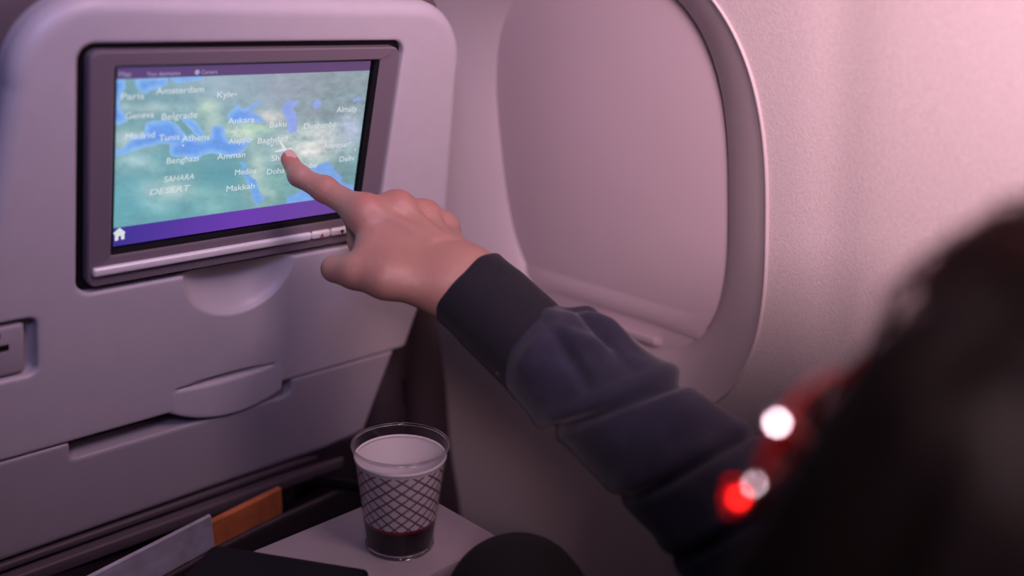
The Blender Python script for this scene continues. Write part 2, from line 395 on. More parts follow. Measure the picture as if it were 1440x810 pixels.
# dark hanging cloth in folds, filling the gap next to the wall
def side(p):
    x, y, z = p
    d = rcone(p, (0.676, 0.840, 0.90), (0.655, 0.870, 0.45), 0.016, 0.045)
    d = smin(d, rcone(p, (0.700, 0.835, 0.90), (0.755, 0.845, 0.45), 0.018, 0.040), 0.006)
    d = smin(d, rcone(p, (0.715, 0.88, 0.90), (0.70, 0.89, 0.45), 0.025, 0.045), 0.01)
    return d + 0.0015 * np.sin(z * 40 + x * 60)
V, F = sdf_mesh(side, (0.58, 0.78, 0.41), (0.81, 0.95, 0.93), 0.004)
obj('side_hanging_cloth', V, F, MT['leather'], seat)
V, F = rbox((SC[0] - 0.24, 0.93, 0.32), (SC[0] + 0.24, 1.42, 0.46), 0.04, 4); obj('seat_cushion', V, F, MT['leather'], seat, angle=60)
for sx in (-0.17, 0.17):
    V, F = rbox((SC[0] + sx - 0.02, 0.98, 0.0), (SC[0] + sx + 0.02, 1.32, 0.33), 0.008); obj('leg', V, F, MT['metal'], seat, angle=50)

# ================================================================== MONITOR
mon = thing('seatback_monitor', tuple(seat_pt(0.002, -0.106, -0.016)), 'dark grey seat-back touch screen showing a map with city names', 'monitor')
DU, DV = 0.1178, 0.0737
# bezel frame with sloped inner edge round the display
rings = []
def ringpts(u0, u1, v0, v1, r, n): return np.array([(a, b, n) for a, b in rrect(u0, u1, v0, v1, r, 5)])
for (u0, u1, v0, v1, r, n) in ((-0.1400, 0.1450, -0.1048, 0.0872, 0.008, -0.015), (-0.1400, 0.1450, -0.1048, 0.0872, 0.008, 0.0030), (-0.1388, 0.1438, -0.1036, 0.0860, 0.007, 0.0045),
                               (-0.1225, 0.1275, -0.0815, 0.0770, 0.002, 0.0045), (-0.1210, 0.1245, -0.0790, 0.0755, 0.002, 0.0030)):
    rings.append(ringpts(u0, u1, v0, v1, r, n))
K = len(rings[0]); F = []
for i in range(len(rings) - 1):
    for k in range(K): F.append([i * K + k, i * K + (k + 1) % K, (i + 1) * K + (k + 1) % K, (i + 1) * K + k])
obj('bezel', to_seat(np.concatenate(rings)), F, MT['bezel'], mon, angle=35)
inner = [ringpts(-0.1210, 0.1245, -0.0790, 0.0755, 0.002, 0.0030), ringpts(-0.1184, 0.1206, -0.0752, 0.0742, 0.001, 0.0018), ringpts(-0.1181, 0.1200, -0.0748, 0.0740, 0.001, -0.0040)]
obj('display_gasket', to_seat(np.concatenate(inner)), [[i * K + k, i * K + (k + 1) % K, (i + 1) * K + (k + 1) % K, (i + 1) * K + k] for i in range(2) for k in range(K)], MT['blackplastic'], mon, angle=35)
V, F = rbox((-0.1469, -0.1106, -0.0155), (0.1514, 0.0917, -0.0042), 0.001, 1)
obj('back_case', to_seat(V), F, MT['blackplastic'], mon, smooth=False)
# silver strip and buttons below the display
def bar(u0, u1, vc, hv, n1):
    V, F = rbox((u0, vc - hv, 0.003), (u1, vc + hv, n1 + 0.002), min(hv, 0.0026) * 0.9, 4); return to_seat(V), F
V, F = bar(-0.1365, 0.0690, -0.0905, 0.0038, 0.0065); strip = obj('trim_strip', V, F, MT['silver'], mon, angle=50)
for u0, u1, ic in ((0.0697, 0.0905, 'fig'), (0.0912, 0.1150, 'lamp'), (0.1157, 0.1385, None)):
    V, F = bar(u0, u1, -0.0905, 0.0038, 0.0063); bt = obj('button', V, F, MT['silver'], mon, angle=50)
    uc = (u0 + u1) / 2
    if ic == 'fig':
        V, F = prism([(uc - 0.0022, -0.0922), (uc + 0.0022, -0.0922), (uc, -0.0884)], 0.0080, 0.0087); V, F = merge([(V, F)])
        obj('icon', to_seat(V), F, mat('red_icon', (0.35, 0.05, 0.06, 1), 0.5), bt, smooth=False)
    if ic == 'lamp':
        V, F = merge([prism([(uc - 0.0025, -0.0905), (uc + 0.0015, -0.0905), (uc + 0.0022, -0.0888), (uc - 0.001, -0.0883)], 0.0080, 0.0087), prism([(uc - 0.0002, -0.0925), (uc + 0.0012, -0.0925), (uc + 0.0012, -0.0905), (uc - 0.0002, -0.0905)], 0.0080, 0.0087)])
        obj('icon', to_seat(V), F, MT['blackplastic'], bt, smooth=False)
# ---- the displayed map (flat print on the display)
nu, nv = 472, 296
uu, vv = np.meshgrid(np.linspace(-DU, DU, nu), np.linspace(-DV, DV, nv), indexing='ij')
Wp = to_seat(np.stack([uu.ravel(), vv.ravel(), 0 * uu.ravel()], 1))
cv = (Wp - O) @ M; px = cv[:, 0] / cv[:, 2] * F_PX + 720; py = cv[:, 1] / cv[:, 2] * F_PX + 405
def lin(r, g, b): return np.array(srgb(r, g, b)[:3])
def pip(poly):
    # signed distance (negative inside) in photo pixels
    P = np.array(poly, float); d = np.full(len(px), 1e9); ins = np.zeros(len(px), bool)
    for i in range(len(P)):
        a, b = P[i], P[(i + 1) % len(P)]; e = b - a
        t = np.clip(((wx - a[0]) * e[0] + (wy - a[1]) * e[1]) / (e @ e + 1e-9), 0, 1)
        d = np.minimum(d, np.hypot(wx - a[0] - t * e[0], wy - a[1] - t * e[1]))
        cnd = ((a[1] > wy) != (b[1] > wy)); ins ^= cnd & (wx < (b[0] - a[0]) * (wy - a[1]) / (b[1] - a[1] + 1e-12) + a[0])
    return np.where(ins, -d, d)
z0 = 0 * px
wx = px + 2.4 * fbm(px / 9, py / 9, z0, 3, 5); wy = py + 2.4 * fbm(px / 9, py / 9, z0 + 7, 3, 9)
n1 = fbm(px / 22, py / 14, z0, 4, 1); n2 = fbm(px / 7, py / 5, z0, 4, 2)
land = np.tile(lin(108, 150, 158), (len(px), 1))
def blob(cx, cy, sx, sy, col, k=1.0, rough=0.5):
    global land
    g = np.exp(-(((px - cx) / sx) ** 2 + ((py - cy) / sy) ** 2)) * k; g = np.clip(g * (1 + rough * n1 * 1.6), 0, 1)[:, None]
    land = land * (1 - g) + lin(*col) * g
blob(330, 120, 110, 45, (146, 168, 182), 1, 0.15); blob(470, 115, 90, 50, (134, 146, 154), 1, 0.15); blob(400, 110, 40, 60, (154, 154, 172), 0.5, 0.15)
blob(215, 148, 60, 20, (112, 148, 160), 0.9); blob(210, 152, 45, 7, (165, 188, 190), 0.8); blob(295, 150, 14, 10, (176, 196, 182), 0.8)
blob(185, 200, 30, 18, (170, 192, 196), 0.8); blob(290, 168, 20, 10, (150, 184, 172), 0.7); blob(300, 180, 14, 20, (182, 198, 190), 0.7)
blob(340, 188, 30, 12, (186, 202, 190), 0.9); blob(365, 181, 22, 5, (156, 196, 164), 0.7); blob(385, 165, 22, 10, (196, 196, 196), 0.9)
blob(200, 290, 110, 60, (98, 158, 170), 0.9, 0.3); blob(240, 268, 36, 14, (172, 196, 194), 0.85); blob(225, 285, 22, 16, (150, 190, 194), 0.6); blob(300, 280, 25, 25, (130, 178, 176), 0.6)
blob(200, 230, 50, 12, (158, 190, 194), 0.8); blob(310, 245, 40, 22, (92, 146, 158), 0.9, 0.3); blob(235, 226, 22, 10, (92, 150, 162), 0.7, 0.3)
blob(362, 235, 14, 40, (164, 186, 182), 0.9); blob(390, 262, 22, 20, (118, 162, 160), 0.8); blob(372, 275, 22, 14, (160, 186, 178), 0.8); blob(375, 208, 14, 14, (122, 160, 168), 0.8)
blob(438, 206, 46, 28, (204, 206, 202), 1.0, 0.45); blob(470, 196, 22, 16, (178, 184, 188), 0.8); blob(458, 160, 40, 12, (128, 138, 146), 0.8, 0.2)
blob(494, 182, 16, 22, (176, 184, 208), 0.9, 0.3); blob(496, 156, 16, 8, (170, 176, 180), 0.7); blob(480, 240, 22, 26, (112, 144, 152), 0.9, 0.3); blob(478, 208, 14, 10, (140, 158, 166), 0.5)
ridge = 1 - 2.6 * np.abs(fbm(px / 13, py / 9, z0 + 3, 3, 21)); ridge2 = 1 - 2.6 * np.abs(fbm(px / 8 + py / 14, py / 7, z0 + 5, 3, 31))
hill = np.exp(-(((px - 440) / 52) ** 2 + ((py - 205) / 30) ** 2)) + 0.8 * np.exp(-(((px - 345) / 40) ** 2 + ((py - 185) / 16) ** 2)) + 0.7 * np.exp(-(((px - 490) / 30) ** 2 + ((py - 150) / 30) ** 2)) + 0.6 * np.exp(-(((px - 250) / 60) ** 2 + ((py - 152) / 14) ** 2)) + 0.35
land = land * (1 + 0.22 * np.clip(hill, 0, 1) * (0.6 * ridge + 0.4 * ridge2 - 0.35))[:, None]
land = land * (1.08 + 0.20 * n2 * np.clip((px - 330) / 120, 0.25, 1) + 0.12 * n1)[:, None]
seas = [[(155, 108), (176, 112), (177, 124), (172, 132), (171, 140), (168, 150), (175, 160), (181, 172), (170, 176), (155, 177)],
        [(190, 113), (237, 108), (236, 120), (226, 124), (214, 128), (208, 133), (200, 131), (194, 124)], [(240, 110), (290, 104), (287, 113), (262, 117), (245, 116)],
        [(155, 214), (172, 210), (180, 203), (186, 195), (202, 190), (205, 182), (207, 172), (222, 170), (238, 169), (246, 172), (252, 180), (260, 188), (264, 196), (258, 206), (248, 206), (238, 203), (222, 204), (208, 207), (190, 212), (175, 218), (155, 224)],
        [(240, 203), (262, 193), (270, 188), (276, 196), (284, 198), (296, 194), (297, 184), (299, 178), (307, 176), (316, 178), (318, 188), (321, 196), (332, 200), (344, 199), (351, 196), (349, 206), (345, 213), (338, 219), (325, 221), (310, 218), (297, 216), (287, 218), (281, 224), (268, 224), (255, 222), (244, 221), (240, 216)],
        [(255, 168), (262, 166), (272, 168), (280, 176), (286, 184), (291, 191), (284, 196), (276, 190), (266, 180)],
        [(320, 170), (322, 160), (330, 152), (337, 148), (345, 153), (352, 150), (362, 145), (368, 144), (360, 153), (358, 158), (368, 164), (375, 170), (368, 174), (355, 172), (340, 174), (330, 176)],
        [(400, 146), (410, 142), (421, 142), (417, 150), (413, 154), (418, 162), (420, 170), (419, 180), (418, 186), (408, 188), (404, 182), (405, 172), (402, 165), (399, 156)],
        [(440, 147), (446, 141), (454, 142), (452, 150), (446, 154), (441, 152)],
        [(338, 228), (345, 230), (347, 236), (345, 241), (352, 248), (360, 252), (362, 262), (368, 272), (373, 278), (372, 284), (362, 288), (357, 281), (353, 272), (352, 262), (346, 252), (341, 240)],
        [(396, 214), (404, 212), (412, 222), (420, 232), (440, 236), (455, 231), (464, 229), (472, 240), (482, 250), (482, 258), (468, 254), (450, 246), (430, 241), (412, 232)],
        [(403, 281), (420, 271), (440, 262), (470, 254), (500, 262), (500, 300), (403, 290)], [(497, 140), (505, 135), (508, 140), (498, 144)]]
sd = np.min([pip(p) for p in seas], 0)
k = np.clip(0.5 - sd / 2.2, 0, 1)[:, None]
deep = np.clip(-sd / 9, 0, 1)[:, None]
shallow, dcol = lin(140, 184, 232), lin(104, 152, 226)
lav = np.clip((px - 330) / 90, 0, 1)[:, None]
sea = (shallow * (1 - deep) + dcol * deep) * (1 - lav) + lin(142, 160, 222) * lav
sea[py > 225] = sea[py > 225] * 0.4 + 0.6 * lin(104, 164, 226)
col = land * (1 - k) + sea * k * (1 + 0.15 * n2[:, None])
u1, v1 = uu.ravel(), vv.ravel(); t = (u1 + DU) / (2 * DU)
top = (v1 > DV - 0.0092)[:, None]; bot = (v1 < -DV + 0.0160)[:, None]
tcol = lin(88, 66, 118) * (1 - t[:, None]) + lin(92, 66, 108) * t[:, None]
bcol = np.where(t[:, None] < 0.5, lin(58, 48, 142) * (1 - 2 * t[:, None]) + lin(104, 58, 168) * 2 * t[:, None], lin(104, 58, 168) * (2 - 2 * t[:, None]) + lin(106, 72, 148) * (2 * t[:, None] - 1))
col = np.where(top, tcol, np.where(bot, bcol, col)); col = np.clip(col, 0, 1)
i, j = np.meshgrid(np.arange(nu - 1), np.arange(nv - 1), indexing='ij'); a = (i * nv + j).ravel()
disp = obj('display', Wp - SN * 0.0012, np.stack([a, a + nv, a + nv + 1, a + 1], 1), None, mon)
set_col(disp, 'map', col)
m = bpy.data.materials.new('map_display'); m.use_nodes = True; b = m.node_tree.nodes['Principled BSDF']; at = m.node_tree.nodes.new('ShaderNodeAttribute'); at.attribute_name = 'map'
m.node_tree.links.new(at.outputs['Color'], b.inputs['Emission Color']); b.inputs['Emission Strength'].default_value = 1.05; b.inputs['Base Color'].default_value = (0.012, 0.012, 0.014, 1); b.inputs['Roughness'].default_value = 0.30
disp.data.materials.append(m)
MT['text'] = emit('map_lettering', (0.86, 0.90, 0.95, 1), 0.80); MT['text2'] = emit('menu_lettering', (0.45, 0.40, 0.62, 1), 0.85)
TN = -0.0007
def text(s, x0, y0, x1, cap=0.0054, m='text', shear=0.0):
    u0, v0 = seat_uv(x0, y0); u9, _ = seat_uv(x1, y0)
    cu = bpy.data.curves.new('lettering', 'FONT'); cu.body = s; cu.size = 1; cu.resolution_u = 3; cu.shear = shear; cu.offset = 0.0
    to = bpy.data.objects.new('lettering', cu); C.objects.link(to); bpy.context.view_layer.update()
    me = bpy.data.meshes.new_from_object(to.evaluated_get(bpy.context.evaluated_depsgraph_get())); bpy.data.objects.remove(to)
    n = len(me.vertices); co = np.zeros(n * 3); me.vertices.foreach_get('co', co); co = co.reshape(-1, 3)
    co[:, 0] -= co[:, 0].min(); sx = (u9 - u0) / co[:, 0].max(); sy = cap / 0.72
    W = to_seat(np.stack([u0 + co[:, 0] * sx, v0 + co[:, 1] * sy, 0 * co[:, 0] + TN], 1)); o0 = np.array(wloc(disp))
    me.vertices.foreach_set('co', (W - o0).ravel()); me.update(); me.materials.clear(); me.materials.append(MT[m])
    o = bpy.data.objects.new('lettering', me); link(o, disp); return o
for s, x0, y0, x1 in (('Paris', 171, 141, 203), ('Amsterdam', 220, 133, 287), ('Kyiv', 306, 138, 329), ('Geneva', 177, 168, 217), ('Belgrade', 228, 169, 278), ('Ankara', 321, 175, 358),
                      ('Baku', 380, 180, 403), ('Dushanbe', 428, 182, 473), ('Almaty', 474, 158.5, 502), ('Madrid', 177, 197, 218), ('Tunis', 224, 199, 253), ('Athens', 256, 200, 295),
                      ('Aleppo', 322, 203, 352), ('Baghdad', 363, 202.5, 404), ('Amritsar', 455, 210, 490), ('Amman', 306, 225, 345), ('Delhi', 478, 228, 498), ('Benghazi', 235, 231, 279),
                      ('Shiraz', 382, 227, 412), ('Dubai', 424, 238, 446), ('Doha', 376, 246, 400), ('Medina', 331, 247, 361), ('Makkah', 319, 270, 358)):
    text(s, x0, y0, x1)
text('SAHARA', 231, 257, 273, 0.0052, shear=0.2); text('DESERT', 211, 275, 268, 0.0052, shear=0.2)
text('Map', 168, 108, 185, 0.0036, 'text2'); text('Your destination', 207, 107.5, 254, 0.0034, 'text2'); text('Camera', 284, 104.5, 306, 0.0034, 'text2')
def dot(x, y, r=0.0008, m='text', n=14):
    u0, v0 = seat_uv(x, y); V = [(u0 + r * math.cos(2 * math.pi * k / n), v0 + r * math.sin(2 * math.pi * k / n), TN) for k in range(n)]
    o = obj('city_dot', to_seat(V), [list(range(n))], MT[m], disp, smooth=False); return o
for x, y in ((332, 133), (355, 196), (383, 205), (493, 201), (500, 211), (258, 205)): dot(x, y)
dot(278, 102, 0.0021, 'text2')
def flat(name, pts, m='text'):
    V = [(*seat_uv(x, y), TN + 0.0001) for x, y in pts]; V = np.array(V)
    o = obj(name, to_seat(V), [list(range(len(pts)))[::-1]], MT[m], disp, smooth=False); return o
flat('home_icon', [(159.5, 329), (168.5, 320.5), (177, 327), (175.5, 328.5), (175.5, 336.5), (171, 337.5), (170.5, 332), (167, 332.8), (166.8, 338.3), (162, 339.4), (162, 330.5)])
flat('plane_icon', [(393, 199), (396, 199.5), (404, 210), (411, 208), (412, 209.5), (404, 213), (400, 213), (388, 214.5), (387.5, 213), (398, 209)])

# ================================================================== TRAY, CUPS, TABLET, MAGAZINES
TZ = 0.718
tray = thing('tray_table', (0.40, 0.60, TZ - 0.018), 'pale grey folded-out tray table carrying a drink in front of the seat pocket', 'tray table')
V, F = prism(rrect(0.215, 0.552, 0.530, 0.657, 0.012), TZ - 0.016, TZ)
import bmesh
def bevelled(V, F, r, seg=2, ang=50):
    me = bpy.data.meshes.new('tmp'); me.from_pydata(V.tolist(), [], F); bm = bmesh.new(); bm.from_mesh(me); bpy.data.meshes.remove(me)
    ed = [e for e in bm.edges if len(e.link_faces) == 2 and e.calc_face_angle() > math.radians(ang)]
    bmesh.ops.bevel(bm, geom=ed, offset=r, segments=seg, profile=0.5, affect='EDGES')
    Vo = np.array([tuple(v.co) for v in bm.verts]); Fo = [[v.index for v in f.verts] for f in bm.faces]; bm.free(); return Vo, Fo
V, F = bevelled(V, F, 0.003); obj('tray_top', V, F, MT['tray'], tray, angle=40)
for x in (0.222, 0.545):
    V, F = tube([(x, 0.60, TZ - 0.010), (x, 0.70, TZ - 0.018), (x, 0.80, TZ - 0.05), (x, 0.86, TZ - 0.10)], 0.006); obj('arm', V, F, MT['blackplastic'], tray)
V, F = prism(rrect(0.431, 0.4385, 0.5485, 0.5535, 0.0024, 4), TZ - 0.001, TZ + 0.0004); obj('latch_notch', V, F, MT['blackplastic'], tray, smooth=False)
CX, CY = 0.4800, 0.5840
# outer clear cup
wl = 0.0009
pr = [(0.0005, 0.003), (0.0255, 0.003), (0.0262, 0.0), (0.0285, 0.0), (0.0292, 0.003), (0.0300, 0.012), (0.0400, 0.0900), (0.0408, 0.0925), (0.0400, 0.0945), (0.0390, 0.0930), (0.0390, 0.0900), (0.0290, 0.012), (0.0280, 0.0045), (0.0005, 0.0045)]
V, F = lathe(pr, 72, CX, CY, TZ)
cup = obj('plastic_cup', V, F, MT['clear'], angle=50, origin=(CX, CY, TZ)); tag(cup, 'clear plastic cup on the tray, holding a patterned paper cup inside it', 'cup')
MT['clearsolid'] = mat('clear_plastic_solid', (0.92, 0.92, 0.95, 1), 0.04, trans=1.0)
V, F = lathe([(0.0402 + 0.0011 * math.cos(a_), 0.0935 + 0.0013 * math.sin(a_)) for a_ in np.linspace(0, 2 * math.pi, 11)[:-1]], 72, CX, CY, TZ, close=True); obj('rim', V, F, MT['clearsolid'], cup)
V, F = lathe([(0.0284 + 0.0012 * math.cos(a_), 0.0022 + 0.0018 * math.sin(a_)) for a_ in np.linspace(0, 2 * math.pi, 11)[:-1]], 72, CX, CY, TZ, close=True); obj('base_ring', V, F, MT['clearsolid'], cup)
# paper cup nested in it
bpy.context.view_layer.update()
def pcup(profile): return lathe(profile, 72, CX, CY, TZ)
pc = thing('paper_cup', (CX, CY, TZ + 0.0048), 'white paper cup with a lattice print and dark brown base, nested in a clear cup', 'paper cup')
r_out = lambda z: 0.0278 + (z - 0.005) * (0.0378 - 0.0278) / (0.083 - 0.005)
zs = np.linspace(0.0052, 0.083, 24)
V, F = pcup([(r_out(z), z) for z in zs])
wallo = obj('cup_wall', V, F, None, pc)
ua, za = np.tile(np.arange(72) / 72, 24), zs.repeat(72)
uvl = wallo.data.uv_layers.new(name='wrap'); lp = np.zeros(len(wallo.data.loops), int); wallo.data.loops.foreach_get('vertex_index', lp)
uvs = np.stack([ua[lp], za[lp]], 1).reshape(-1, 4, 2); mxu = uvs[:, :, 0].max(1, keepdims=True); uvs[:, :, 0] = np.where((mxu - uvs[:, :, 0]) > 0.5, uvs[:, :, 0] + 1, uvs[:, :, 0])
uvl.data.foreach_set('uv', uvs.astype(np.float32).ravel())
m = bpy.data.materials.new('printed_paper'); m.use_nodes = True; nt = m.node_tree; b = nt.nodes['Principled BSDF']; b.inputs['Roughness'].default_value = 0.5
uvn = nt.nodes.new('ShaderNodeUVMap'); uvn.uv_map = 'wrap'; sp = nt.nodes.new('ShaderNodeSeparateXYZ'); nt.links.new(uvn.outputs[0], sp.inputs[0])
def mth(op, a, bb=None, cc=None):
    q = nt.nodes.new('ShaderNodeMath'); q.operation = op
    for k_, v_ in enumerate((a, bb, cc)):
        if v_ is None: continue
        if isinstance(v_, (int, float)): q.inputs[k_].default_value = v_
        else: nt.links.new(v_, q.inputs[k_])
    return q.outputs[0]
U, Zc = sp.outputs[0], sp.outputs[1]
def line(sign):
    s_ = mth('ADD', mth('MULTIPLY', U, 17.0), mth('MULTIPLY', Zc, sign * 98.0)); fr = mth('FRACT', mth('ADD', s_, 50.0))
    return mth('LESS_THAN', mth('ABSOLUTE', mth('SUBTRACT', fr, 0.5)), 0.105)
lat = mth('MAXIMUM', line(1), line(-1)); lat = mth('MULTIPLY', lat, mth('LESS_THAN', Zc, 0.0800))
band = mth('LESS_THAN', Zc, 0.0255); red = mth('MULTIPLY', mth('LESS_THAN', Zc, 0.0285), mth('GREATER_THAN', Zc, 0.0255))
def mixc(fac, a, c):
    q = nt.nodes.new('ShaderNodeMix'); q.data_type = 'RGBA'; nt.links.new(fac, q.inputs[0])
    if isinstance(a, tuple): q.inputs[6].default_value = a
    else: nt.links.new(a, q.inputs[6])
    q.inputs[7].default_value = c; return q.outputs[2]
c1 = mixc(lat, (0.80, 0.73, 0.73, 1), (0.20, 0.12, 0.15, 1)); c1 = mixc(red, c1, (0.22, 0.015, 0.03, 1)); c1 = mixc(band, c1, (0.008, 0.005, 0.006, 1))
nt.links.new(c1, b.inputs['Base Color']); wallo.data.materials.append(m)
V, F = pcup([(r_out(z) - 0.0006, z) for z in zs[::-1]] + [(0.0005, 0.0052)]); obj('cup_lining', V, F, MT['white'], pc)
V, F = lathe([(r_out(0.083) - 0.0003 + 0.0013 * math.cos(a_), 0.0835 + 0.0013 * math.sin(a_)) for a_ in np.linspace(0, 2 * math.pi, 9)[:-1]], 72, CX, CY, TZ, close=True)
obj('rolled_rim', V, F, MT['white'], pc)
# tablet lying across the tray
e1 = np.array([0.0720, -0.1130]); e1 /= np.linalg.norm(e1); e2 = np.array([-e1[1] * -1, -e1[0]]); e2 = np.array([-0.843, -0.537]); e2 -= e1 * (e1 @ e2); e2 /= np.linalg.norm(e2)
c0 = np.array([0.3545, 0.6740])
poly = [tuple(c0 + e1 * a + e2 * bb) for a, bb in rrect(0, 0.138, 0, 0.200, 0.007)][::-1]
def inset(pl, d): cc = np.mean(pl, 0); return [tuple(cc + (np.array(p) - cc) * (1 - d / np.linalg.norm(np.array(p) - cc))) for p in pl]
tb = thing('tablet', (0.34, 0.58, TZ), 'thin black tablet computer lying across the tray table beside the cups', 'tablet')
def ccw(pl): return pl if sum(pl[i][0] * pl[(i + 1) % len(pl)][1] - pl[(i + 1) % len(pl)][0] * pl[i][1] for i in range(len(pl))) > 0 else pl[::-1]
V, F = prism(ccw(poly), TZ + 0.0002, TZ + 0.0085); V, F = bevelled(V, F, 0.0018); obj('case', V, F, MT['blackplastic'], tb, angle=40)
V, F = prism(ccw(inset(poly, 0.006)), TZ + 0.0084, TZ + 0.0089); obj('screen_glass', V, F, MT['black'], tb, smooth=False)
# magazines standing in the pocket
def sheet(name, px4, n0, thick, m, label, group=None):
    q = [seat_uv(x, y, n0) for x, y in px4]
    V, F = prism(ccw(q), n0 - thick, n0); V = to_seat(V)
    o = obj(name, V, F, m, smooth=False); tag(o, label, 'magazine', group); return o
def mag(x0, y0, x1, y1, n0, height, thick, m, name, label):
    a = np.array(seat_uv(x0, y0, n0)); bq = np.array(seat_uv(x1, y1, n0)); e = (bq - a) / np.linalg.norm(bq - a); dnv = np.array([e[1], -e[0]])
    q = [tuple(a), tuple(bq), tuple(bq + dnv * height), tuple(a + dnv * height)]
    V, F = prism(ccw(q), n0 - thick, n0); o = obj(name, to_seat(V), F, m, smooth=False); return tag(o, label, 'magazine')
mag(118, 817, 297, 726, 0.050, 0.135, 0.004, MT['paperw'], 'magazine', 'pale bluish white magazine leaning in the seat pocket')
mag(265, 752, 396, 688, 0.036, 0.115, 0.006, MT['orange'], 'leaflet', 'orange printed leaflet in the seat pocket behind the white magazine')

# ================================================================== THE PERSON
per = thing('person', (0.36, 0.06, 0.0), 'dark-haired person in a navy sweatshirt reaching out to touch the map screen', 'person')
A = lambda px_, py_, z_: atz(px_, py_, z_)
W = A(648, 394, 0.822)
mc = {'i': A(510, 298, 0.836), 'm': A(555, 294, 0.848), 'r': A(593, 305, 0.862), 'p': A(621, 319, 0.874)}
fwd = mc['m'] - W; fwd /= np.linalg.norm(fwd)
side_v = mc['p'] - mc['i']; pal = np.cross(fwd, side_v); pal /= np.linalg.norm(pal)
if pal @ (M @ np.array([-0.4, 0.69, 0.6])) < 0: pal = -pal
dor = -pal
tipI = A(406.5, 224, 0.862)
chainI = [(mc['i'], 0.0122), (A(456, 266.5, 0.848), 0.0106), (A(420, 247.5, 0.852), 0.0087), (tipI, 0.0073)]
def curl(b, L, ang, r, sway=0.0):
    out = [(b, r[0])]; p = b; a = 0
    sd_ = side_v / np.linalg.norm(side_v)
    for l, da, rr in zip(L, ang, r[1:]):
        a += da; d = math.cos(a) * fwd + math.sin(a) * pal + sway * sd_; p = p + l * d / np.linalg.norm(d); out.append((p, rr))
    return out
rad = math.radians
chains = [chainI,
          curl(mc['m'], (0.046, 0.027, 0.019), (rad(48), rad(92), rad(50)), (0.0120, 0.0106, 0.0094, 0.0082), -0.10),
          curl(mc['r'], (0.043, 0.025, 0.018), (rad(78), rad(80), rad(45)), (0.0100, 0.0094, 0.0084, 0.0074), -0.06),
          curl(mc['p'], (0.034, 0.020, 0.016), (rad(80), rad(80), rad(45)), (0.0086, 0.0082, 0.0074, 0.0066), -0.08)]
thumb = [(A(607, 402, 0.812), 0.0185), (A(543, 391, 0.806), 0.0160), (A(500, 382, 0.812), 0.0140), (A(471, 378, 0.820), 0.0118)]
ELB = A(1062, 745, 0.69)
arm_dir = A(748, 486, 0.800) - W; arm_dir /= np.linalg.norm(arm_dir)
def hand(p):
    d = rcone(p, W + pal * 0.002, mc['m'] + pal * 0.006, 0.0235, 0.0150)
    for kx, r0, r1, back in (('i', 0.0185, 0.0138, 0.0), ('r', 0.0185, 0.0132, 0.0), ('p', 0.0180, 0.0120, 0.0)):
        off = {'i': (mc['i'] - mc['m']) * 0.28, 'r': (mc['r'] - mc['m']) * 0.3, 'p': (mc['p'] - mc['m']) * 0.32}[kx]
        d = smin(d, rcone(p, W + off + pal * 0.002, mc[kx] + pal * 0.005, r0, r1), 0.014)
    # thenar mass and wrist
    d = smin(d, rcone(p, W + pal * 0.008 + (mc['i'] - mc['m']) * 0.4, (thumb[1][0] + mc['i']) / 2 + pal * 0.008, 0.020, 0.0145), 0.016)
    d = smin(d, rcone(p, thumb[0][0], thumb[1][0], thumb[0][1], thumb[1][1]), 0.014)
    d = smin(d, rcone(p, W, W + arm_dir * 0.05, 0.0265, 0.0265), 0.020)
    sd_ = (mc['p'] - mc['i']); sd_ = sd_ / np.linalg.norm(sd_)
    d = smin(d, rcone(p, W + sd_ * 0.012, W + sd_ * 0.012 + arm_dir * 0.04, 0.020, 0.020), 0.02)
    # web between thumb and index, and flesh between the knuckles
    d = smin(d, rcone(p, thumb[1][0] * 0.75 + mc['i'] * 0.25 + pal * 0.006, mc['i'] * 0.50 + W * 0.50 + pal * 0.010, 0.0085, 0.014), 0.014)
    for a_, b_ in (('i', 'm'), ('m', 'r'), ('r', 'p')): d = smin(d, rcone(p, mc[a_] - fwd * 0.004, mc[b_] - fwd * 0.004, 0.0118, 0.0108), 0.010)
    f = None
    for ch in chains:
        g = None
        for (a_, ra), (b_, rb) in zip(ch[:-1], ch[1:]):
            q = rcone(p, a_, b_, ra, rb); g = q if g is None else smin(g, q, 0.005)
        for (a_, ra) in ch[1:3]: g = smin(g, np.sqrt((p[0] - a_[0] - dor[0] * 0.002) ** 2 + (p[1] - a_[1] - dor[1] * 0.002) ** 2 + (p[2] - a_[2] - dor[2] * 0.002) ** 2) - ra * 0.93, 0.004)
        f = g if f is None else smin(f, g, 0.0022)
    d = smin(d, f, 0.009)
    g = None
    for (a_, ra), (b_, rb) in zip(thumb[1:-1], thumb[2:]):
        q = rcone(p, a_, b_, ra, rb); g = q if g is None else smin(g, q, 0.006)
    d = smin(d, g, 0.010)
    # knuckles and tendons
    for kx, rr, up in (('i', 0.0100, 0.0046), ('m', 0.0102, 0.0052), ('r', 0.0094, 0.0040), ('p', 0.0088, 0.0026)):
        c_ = mc[kx] + dor * up - fwd * 0.002; d = smin(d, np.sqrt((p[0] - c_[0]) ** 2 + (p[1] - c_[1]) ** 2 + (p[2] - c_[2]) ** 2) - rr, 0.014)
        e_ = W * 0.62 + mc[kx] * 0.38 + dor * 0.0165; d = smin(d, rcone(p, c_ + dor * 0.0042, e_, 0.0030, 0.0022), 0.010)
    d = d + 0.0004 * np.sin((p[0] * fwd[0] + p[1] * fwd[1] + p[2] * fwd[2]) * 1500) * np.exp(-((np.sqrt((p[0] - chainI[1][0][0]) ** 2 + (p[1] - chainI[1][0][1]) ** 2 + (p[2] - chainI[1][0][2]) ** 2)) / 0.009) ** 2)
    return d
allp = np.array([q[0] for ch in chains for q in ch] + [q[0] for q in thumb] + [W, W + arm_dir * 0.10])
